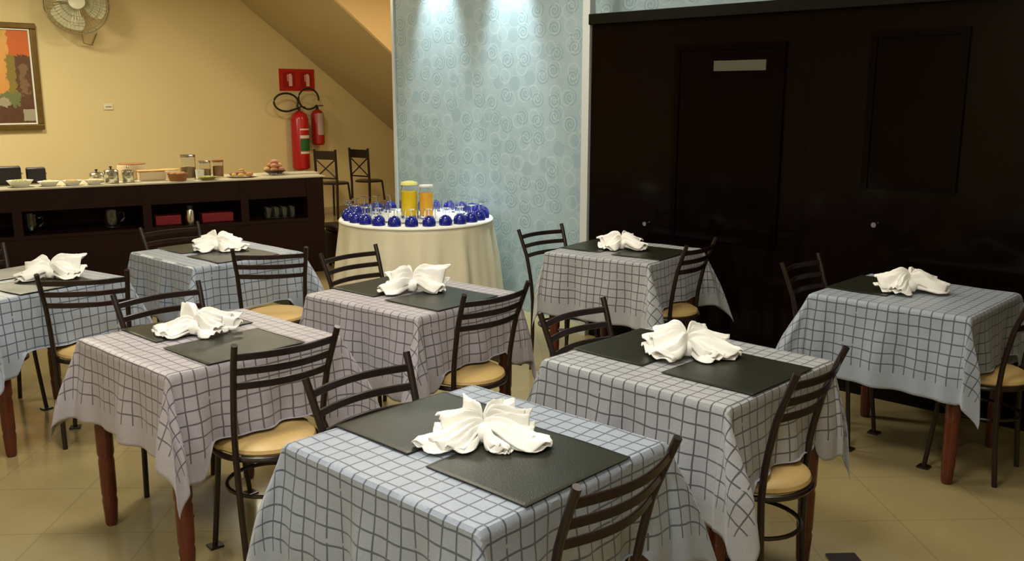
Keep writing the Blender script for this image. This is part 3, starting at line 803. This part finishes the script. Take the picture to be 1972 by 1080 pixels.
for r_ in range(2):
    for c_ in range(4):
        o = gl if k == 0 else gl.copy()
        if k: COL.objects.link(o)
        o.location = onboard(-.50+c_*.076, .12+r_*.08, SH); k += 1
        tag(o, 'clear drinking glass in the cluster on the right shelf of the sideboard', 'glass', 'glasses on the right shelf')

# dark brown pouf beside the round table
t = empty('pouf', (-1.60, 9.05, 0), cyaw, 'dark brown leather pouf on the floor between sideboard and round table', 'pouf')
MB().box(-.23, .23, -.2, .2, .03, .36).build('body', M['dark_wood'], t, bevel=.03)
MB().box(-.235, .235, -.205, .205, .361, .42).build('cushion', M['dark_wood'], t, bevel=.025)
for sx in (-1, 1):
    for sy in (-1, 1): MB().lathe([(.015, 0), (.02, .03)], 10, (sx*.18, sy*.15, 0)).build('foot', M['black'], t)

# two black appliances at the left end of the worktop, and the cross back chairs
def toaster(x, y, w_, d_, h_, lab, rz=0):
    t = empty('toaster', onboard(x, y), cyaw+rz, lab, 'toaster')
    MB().box(-w_/2, w_/2, -d_/2, d_/2, .008, h_).build('body', M['black'], t, bevel=.012)
    for q in (-1, 1): MB().box(-w_*.36, w_*.36, q*d_*.2-.008, q*d_*.2+.008, h_-.002, h_+.002).build('slot_rim', M['steel'], t, smooth=False)
    MB().box(w_/2, w_/2+.014, -.012, .012, h_*.55, h_*.66).build('lever', M['steel'], t, bevel=.002)
    for q in (-1, 1): MB().box(q*w_*.4-.01, q*w_*.4+.01, -d_*.4, d_*.4, 0, .0078).build('foot', M['rubber'], t, smooth=False)
toaster(px2x(20)-.02, .40, .21, .16, .155, 'larger black toaster at the left edge of the sideboard')
toaster(px2x(80)-.06, .46, .15, .14, .135, 'smaller black toaster on the sideboard behind the shallow bowl of pale food')
def make_cross_chair():
    t = empty('cross_back_chair', (0, 0, 0))   # faces +x
    MB().lathe([(.001, .475), (.17, .472), (.195, .462), (.195, .445), (.001, .44)], 24).build('seat', M['chair'], t)
    for sy in (-1, 1):
        MB().tube([(-.17, sy*.17, 0), (-.165, sy*.175, .44), (-.19, sy*.18, .90)], .017, 10).build('rear_leg', M['chair'], t)
        MB().tube([(.13, sy*.13, .445), (.15, sy*.15, .2), (.17, sy*.165, 0)], .014, 10).build('front_leg', M['chair'], t)
    MB().box(-.195, -.175, -.17, .17, .77, .88).build('top_rail', M['chair'], t, bevel=.004)
    MB().tube([(-.176, -.172, .53), (-.176, .172, .53)], .010, 8).build('lower_rail', M['chair'], t)
    for s_ in (-1, 1): MB().tube([(-.176, -s_*.165, .54), (-.186, s_*.165, .77)], .009, 8).build('cross_bar', M['chair'], t)
    return t
cc = make_cross_chair(); cc.location = (-2.45, 12.68, 0); cc.rotation_euler = (0, 0, radians(62)); cc.scale = (1, 1, 1.055)
tag(cc, 'dark cross back chair against the cream wall, left one beside the extinguishers', 'chair', 'cross back chairs by the stairs')
c2 = copy_tree(cc); c2.location = (-2.03, 13.03, 0); c2.rotation_euler = (0, 0, radians(54)); c2.scale = (1, 1, 1.055); tag(c2, 'dark cross back chair under the stairs, right one next to the blue wall edge', 'chair', 'cross back chairs by the stairs')

# ------------------------------------------------------------------ things on the cream wall (local x = along the wall = B, y = into the wall, z up)
WY = YAW+radians(90)
def onwall(b, z=0.0, off=0.0): return AB(A0+off, b, z)
def wthing(name, b, z, lab, cat): return empty(name, onwall(b, z, .001), WY, lab, cat)
# framed painting: centre b, z
t = wthing('framed_painting', 3.53, 1.865, 'painting of an orange interior in an old gold frame, cut off by the left edge', 'painting')
fw, fh, fd = .52, .575, .055
MB().box(-fw+.045, fw-.045, -.012, -.006, -fh+.045, fh-.045).build('canvas', M['art'], t, smooth=False)
mb = MB()
for x0, x1, z0, z1 in ((-fw, fw, fh-.06, fh), (-fw, fw, -fh, -fh+.06), (-fw, -fw+.06, -fh+.06, fh-.06), (fw-.06, fw, -fh+.06, fh-.06)): mb.box(x0, x1, -fd, -.001, z0, z1)
mb.build('frame', M['gold'], t, smooth=False, bevel=.008)
mb = MB(); g = .062
for x0, x1, z0, z1 in ((-fw+g, fw-g, fh-g-.014, fh-g), (-fw+g, fw-g, -fh+g, -fh+g+.014), (-fw+g, -fw+g+.014, -fh+g+.014, fh-g-.014), (fw-g-.014, fw-g, -fh+g+.014, fh-g-.014)): mb.box(x0, x1, -.030, -.013, z0, z1)
mb.build('inner_slip', M['overlay'], t, smooth=False)['label'] = 'pale inner slip'
# wall fan
t = wthing('wall_fan', 4.44, 2.65, 'beige round wall fan with wire guard above the painting', 'fan')
MB().box(-.07, .07, -.03, 0, -.16, .06).build('wall_bracket', M['fan'], t, bevel=.01)
MB().tube([(0, -.02, -.08), (0, -.10, -.06), (0, -.16, 0)], .022, 10).build('arm', M['fan'], t)
head = bpy.data.objects.new('fan_head', None)
def tilt(pts, c=(0, -.24, 0), ang=radians(-14), yw=radians(-20)):
    Rm = Matrix.Rotation(yw, 3, 'Z') @ Matrix.Rotation(ang, 3, 'X'); C_ = Vector(c); return [tuple(C_+Rm @ Vector(p)) for p in pts]
def ringpts(r, yy, n=48): return [(r*cos(2*pi*k/n), yy, r*sin(2*pi*k/n)) for k in range(n)]
mb = MB(); mb.lathe([(.001, -.02), (.075, -.02), (.085, .02), (.08, .09), (.05, .13), (.001, .135)], 24)
mb.v = tilt([(v[0], v[2], v[1]) for v in mb.v]); mb.build('motor', M['fan'], t)
g_ = MB()
for r, yy in ((.33, -.01), (.335, -.035), (.31, -.075), (.24, -.105), (.17, -.118), (.10, -.124)): g_.tube(tilt(ringpts(r, yy)), .0035 if r < .33 else .007, 6, closed=True)
for k in range(44):
    q = 2*pi*k/44
    g_.tube(tilt([(r*cos(q), yy, r*sin(q)) for r, yy in ((.09, -.125), (.17, -.118), (.26, -.10), (.31, -.075), (.335, -.02), (.30, .03), (.15, .06))]), .0018, 5)
g_.build('guard', M['fan_wire'], t)
mb = MB(); mb.lathe([(.001, -.14), (.06, -.138), (.085, -.128), (.088, -.118), (.001, -.118)], 28); mb.v = tilt([(v[0], v[2], v[1]) for v in mb.v]); mb.build('hub_cap', M['fan'], t)
for k in range(3):
    vs = []; n = 10
    for side in (0, 1):
        for i in range(n+1):
            for j in range(5):
                q = 2*pi*k/3+(j/4-.5)*1.75*(.55+.45*sin(pi*(.1+.8*i/n))); r = .05+.25*i/n
                vs.append((r*cos(q), -.05+(j/4-.5)*.07+side*.004, r*sin(q)))
    fs = []; m_ = (n+1)*5
    for i in range(n):
        for j in range(4):
            a_ = i*5+j; fs += [(a_, a_+1, a_+6, a_+5), (m_+a_, m_+a_+5, m_+a_+6, m_+a_+1)]
    for i in range(n): fs += [(i*5, i*5+5, m_+i*5+5, m_+i*5), (i*5+4, m_+i*5+4, m_+i*5+9, i*5+9)]
    fs += [(j, m_+j, m_+j+1, j+1) for j in range(4)]+[(n*5+j, n*5+j+1, m_+n*5+j+1, m_+n*5+j) for j in range(4)]
    mb = MB(); mb.add(tilt(vs), fs); mb.build('fan_blade', M['fan_blade'], t)
mb = MB(); mb.lathe([(.001, -.116), (.05, -.115), (.055, -.03), (.001, -.03)], 20); mb.v = tilt([(v[0], v[2], v[1]) for v in mb.v]); mb.build('rotor_hub', M['fan_blade'], t)
MB().tube([(.06, -.16, -.27), (.10, -.10, -.40), (.22, -.04, -.42), (.30, -.01, -.28)], .006, 8).build('power_cord', M['fan_wire'], t)
# little wall plate
t = wthing('wall_plate', 4.80, 1.535, 'small cream cable outlet plate on the wall right of the painting', 'wall plate')
MB().box(-.055, .055, -.012, 0, -.035, .035).build('plate', M['fan'], t, bevel=.003)
MB().box(-.035, .035, -.015, -.0121, -.006, .004).build('slot', M['fan_wire'], t, smooth=False)
# fire sign
t = wthing('extinguisher_sign', 7.44, 1.876, 'red sign with two pale extinguisher pictograms under the stairs', 'sign')
MB().box(-.285, .285, -.008, 0, -.147, .147).build('sign_board', M['red_sign'], t, smooth=False)
for sx in (-.13, .15):
    MB().box(sx-.095, sx+.095, -.010, -.0081, -.105, .105).build('square', M['dark_red'], t, smooth=False)
    mb = MB(); mb.box(sx-.006, sx+.048, -.0125, -.0101, -.085, .062); mb.box(sx+.004, sx+.036, -.0125, -.0101, .062, .082); mb.box(sx-.03, sx-.018, -.0125, -.0101, -.02, .07); mb.box(sx-.018, sx+.004, -.0125, -.0101, .058, .07)
    mb.build('pictogram', M['pinkwhite'], t, smooth=False)
def extinguisher(b, zb, r, h, lab, bands, bodym):
    t = wthing('fire_extinguisher', b, zb, lab, 'fire extinguisher')
    c = (0, -r-.02, 0)
    MB().lathe([(r*.8, 0), (r, .02), (r, h*.86), (r*.8, h*.94), (r*.3, h), (.001, h+.002)], 28, c).build('cylinder', bodym, t)
    MB().box(-.03, .03, -.02, 0, h*.55, h*.68).build('wall_bracket', M['rubber'], t, smooth=False)
    for z0, z1, m in bands:
        # label band wraps the side that faces the room
        rs = []
        for rr in (r+.001, r+.0022):
            rs.append([(c[0]+rr*cos(q), c[1]+rr*sin(q), z) for z in (z0, z1) for q in ()])
        mb = MB(); n = 14; vs = []
        for rr in (r+.0008, r+.0022):
            for z in (z0, z1):
                for k in range(n+1):
                    q = radians(-125)+radians(150)*k/n; vs.append((c[0]+rr*cos(q), c[1]+rr*sin(q), z))
        m1 = n+1; fs = []
        for k in range(n): fs += [(k, k+1, m1+k+1, m1+k), (2*m1+k, 3*m1+k, 3*m1+k+1, 2*m1+k+1), (k, 2*m1+k, 2*m1+k+1, k+1), (m1+k, m1+k+1, 3*m1+k+1, 3*m1+k)]
        mb.add(vs, fs); mb.build('label_band', m, t)
    MB().lathe([(.018, h), (.022, h+.02), (.015, h+.05), (.001, h+.052)], 14, c).build('valve', M['rubber'], t)
    MB().box(-.012, .10, c[1]-.008, c[1]+.008, h+.045, h+.058).build('lever', M['rubber'], t, bevel=.002)
    return t, c
t, c = extinguisher(7.36, .66, .120, .80, 'large red fire extinguisher with green and white label and black hose loop', [(.22, .25, M['label_white']), (.26, .42, M['label_green']), (.43, .47, M['label_white']), (.54, .56, M['label_white'])], M['red'])
hs = [(0, c[1], .84)]
for k in range(25):
    q = radians(-60)-radians(330)*k/24; hs.append((-.215+.19*cos(q)*1.0, c[1]-.02, .915+.12*sin(q)))
MB().tube(hs, .014, 8).build('hose', M['rubber'], t)
t, c = extinguisher(7.68, .985, .088, .49, 'small dark red fire extinguisher with grey label, right of the large one', [(.14, .44, M['label_grey'])], M['dark_red'])
hs = [(0, c[1], .54)]
for k in range(25):
    q = radians(-40)+radians(-330)*k/24; hs.append((-.155+.165*cos(q), c[1]-.03, .635+.14*sin(q)))
MB().tube(hs, .013, 8).build('hose', M['rubber'], t)

# dark plate on the tiles at the bottom edge
t = MB().box(-.055, .055, -.05, .05, .0005, .012).build('floor_plate', M['chair'], smooth=False, bevel=.003)
t.location = (1.21, 3.06, 0); t.rotation_euler = (0, 0, radians(3)); tag(t, 'dark brown square metal plate on the floor tiles at the bottom right edge', 'floor plate')
bpy.data.objects.remove(head)
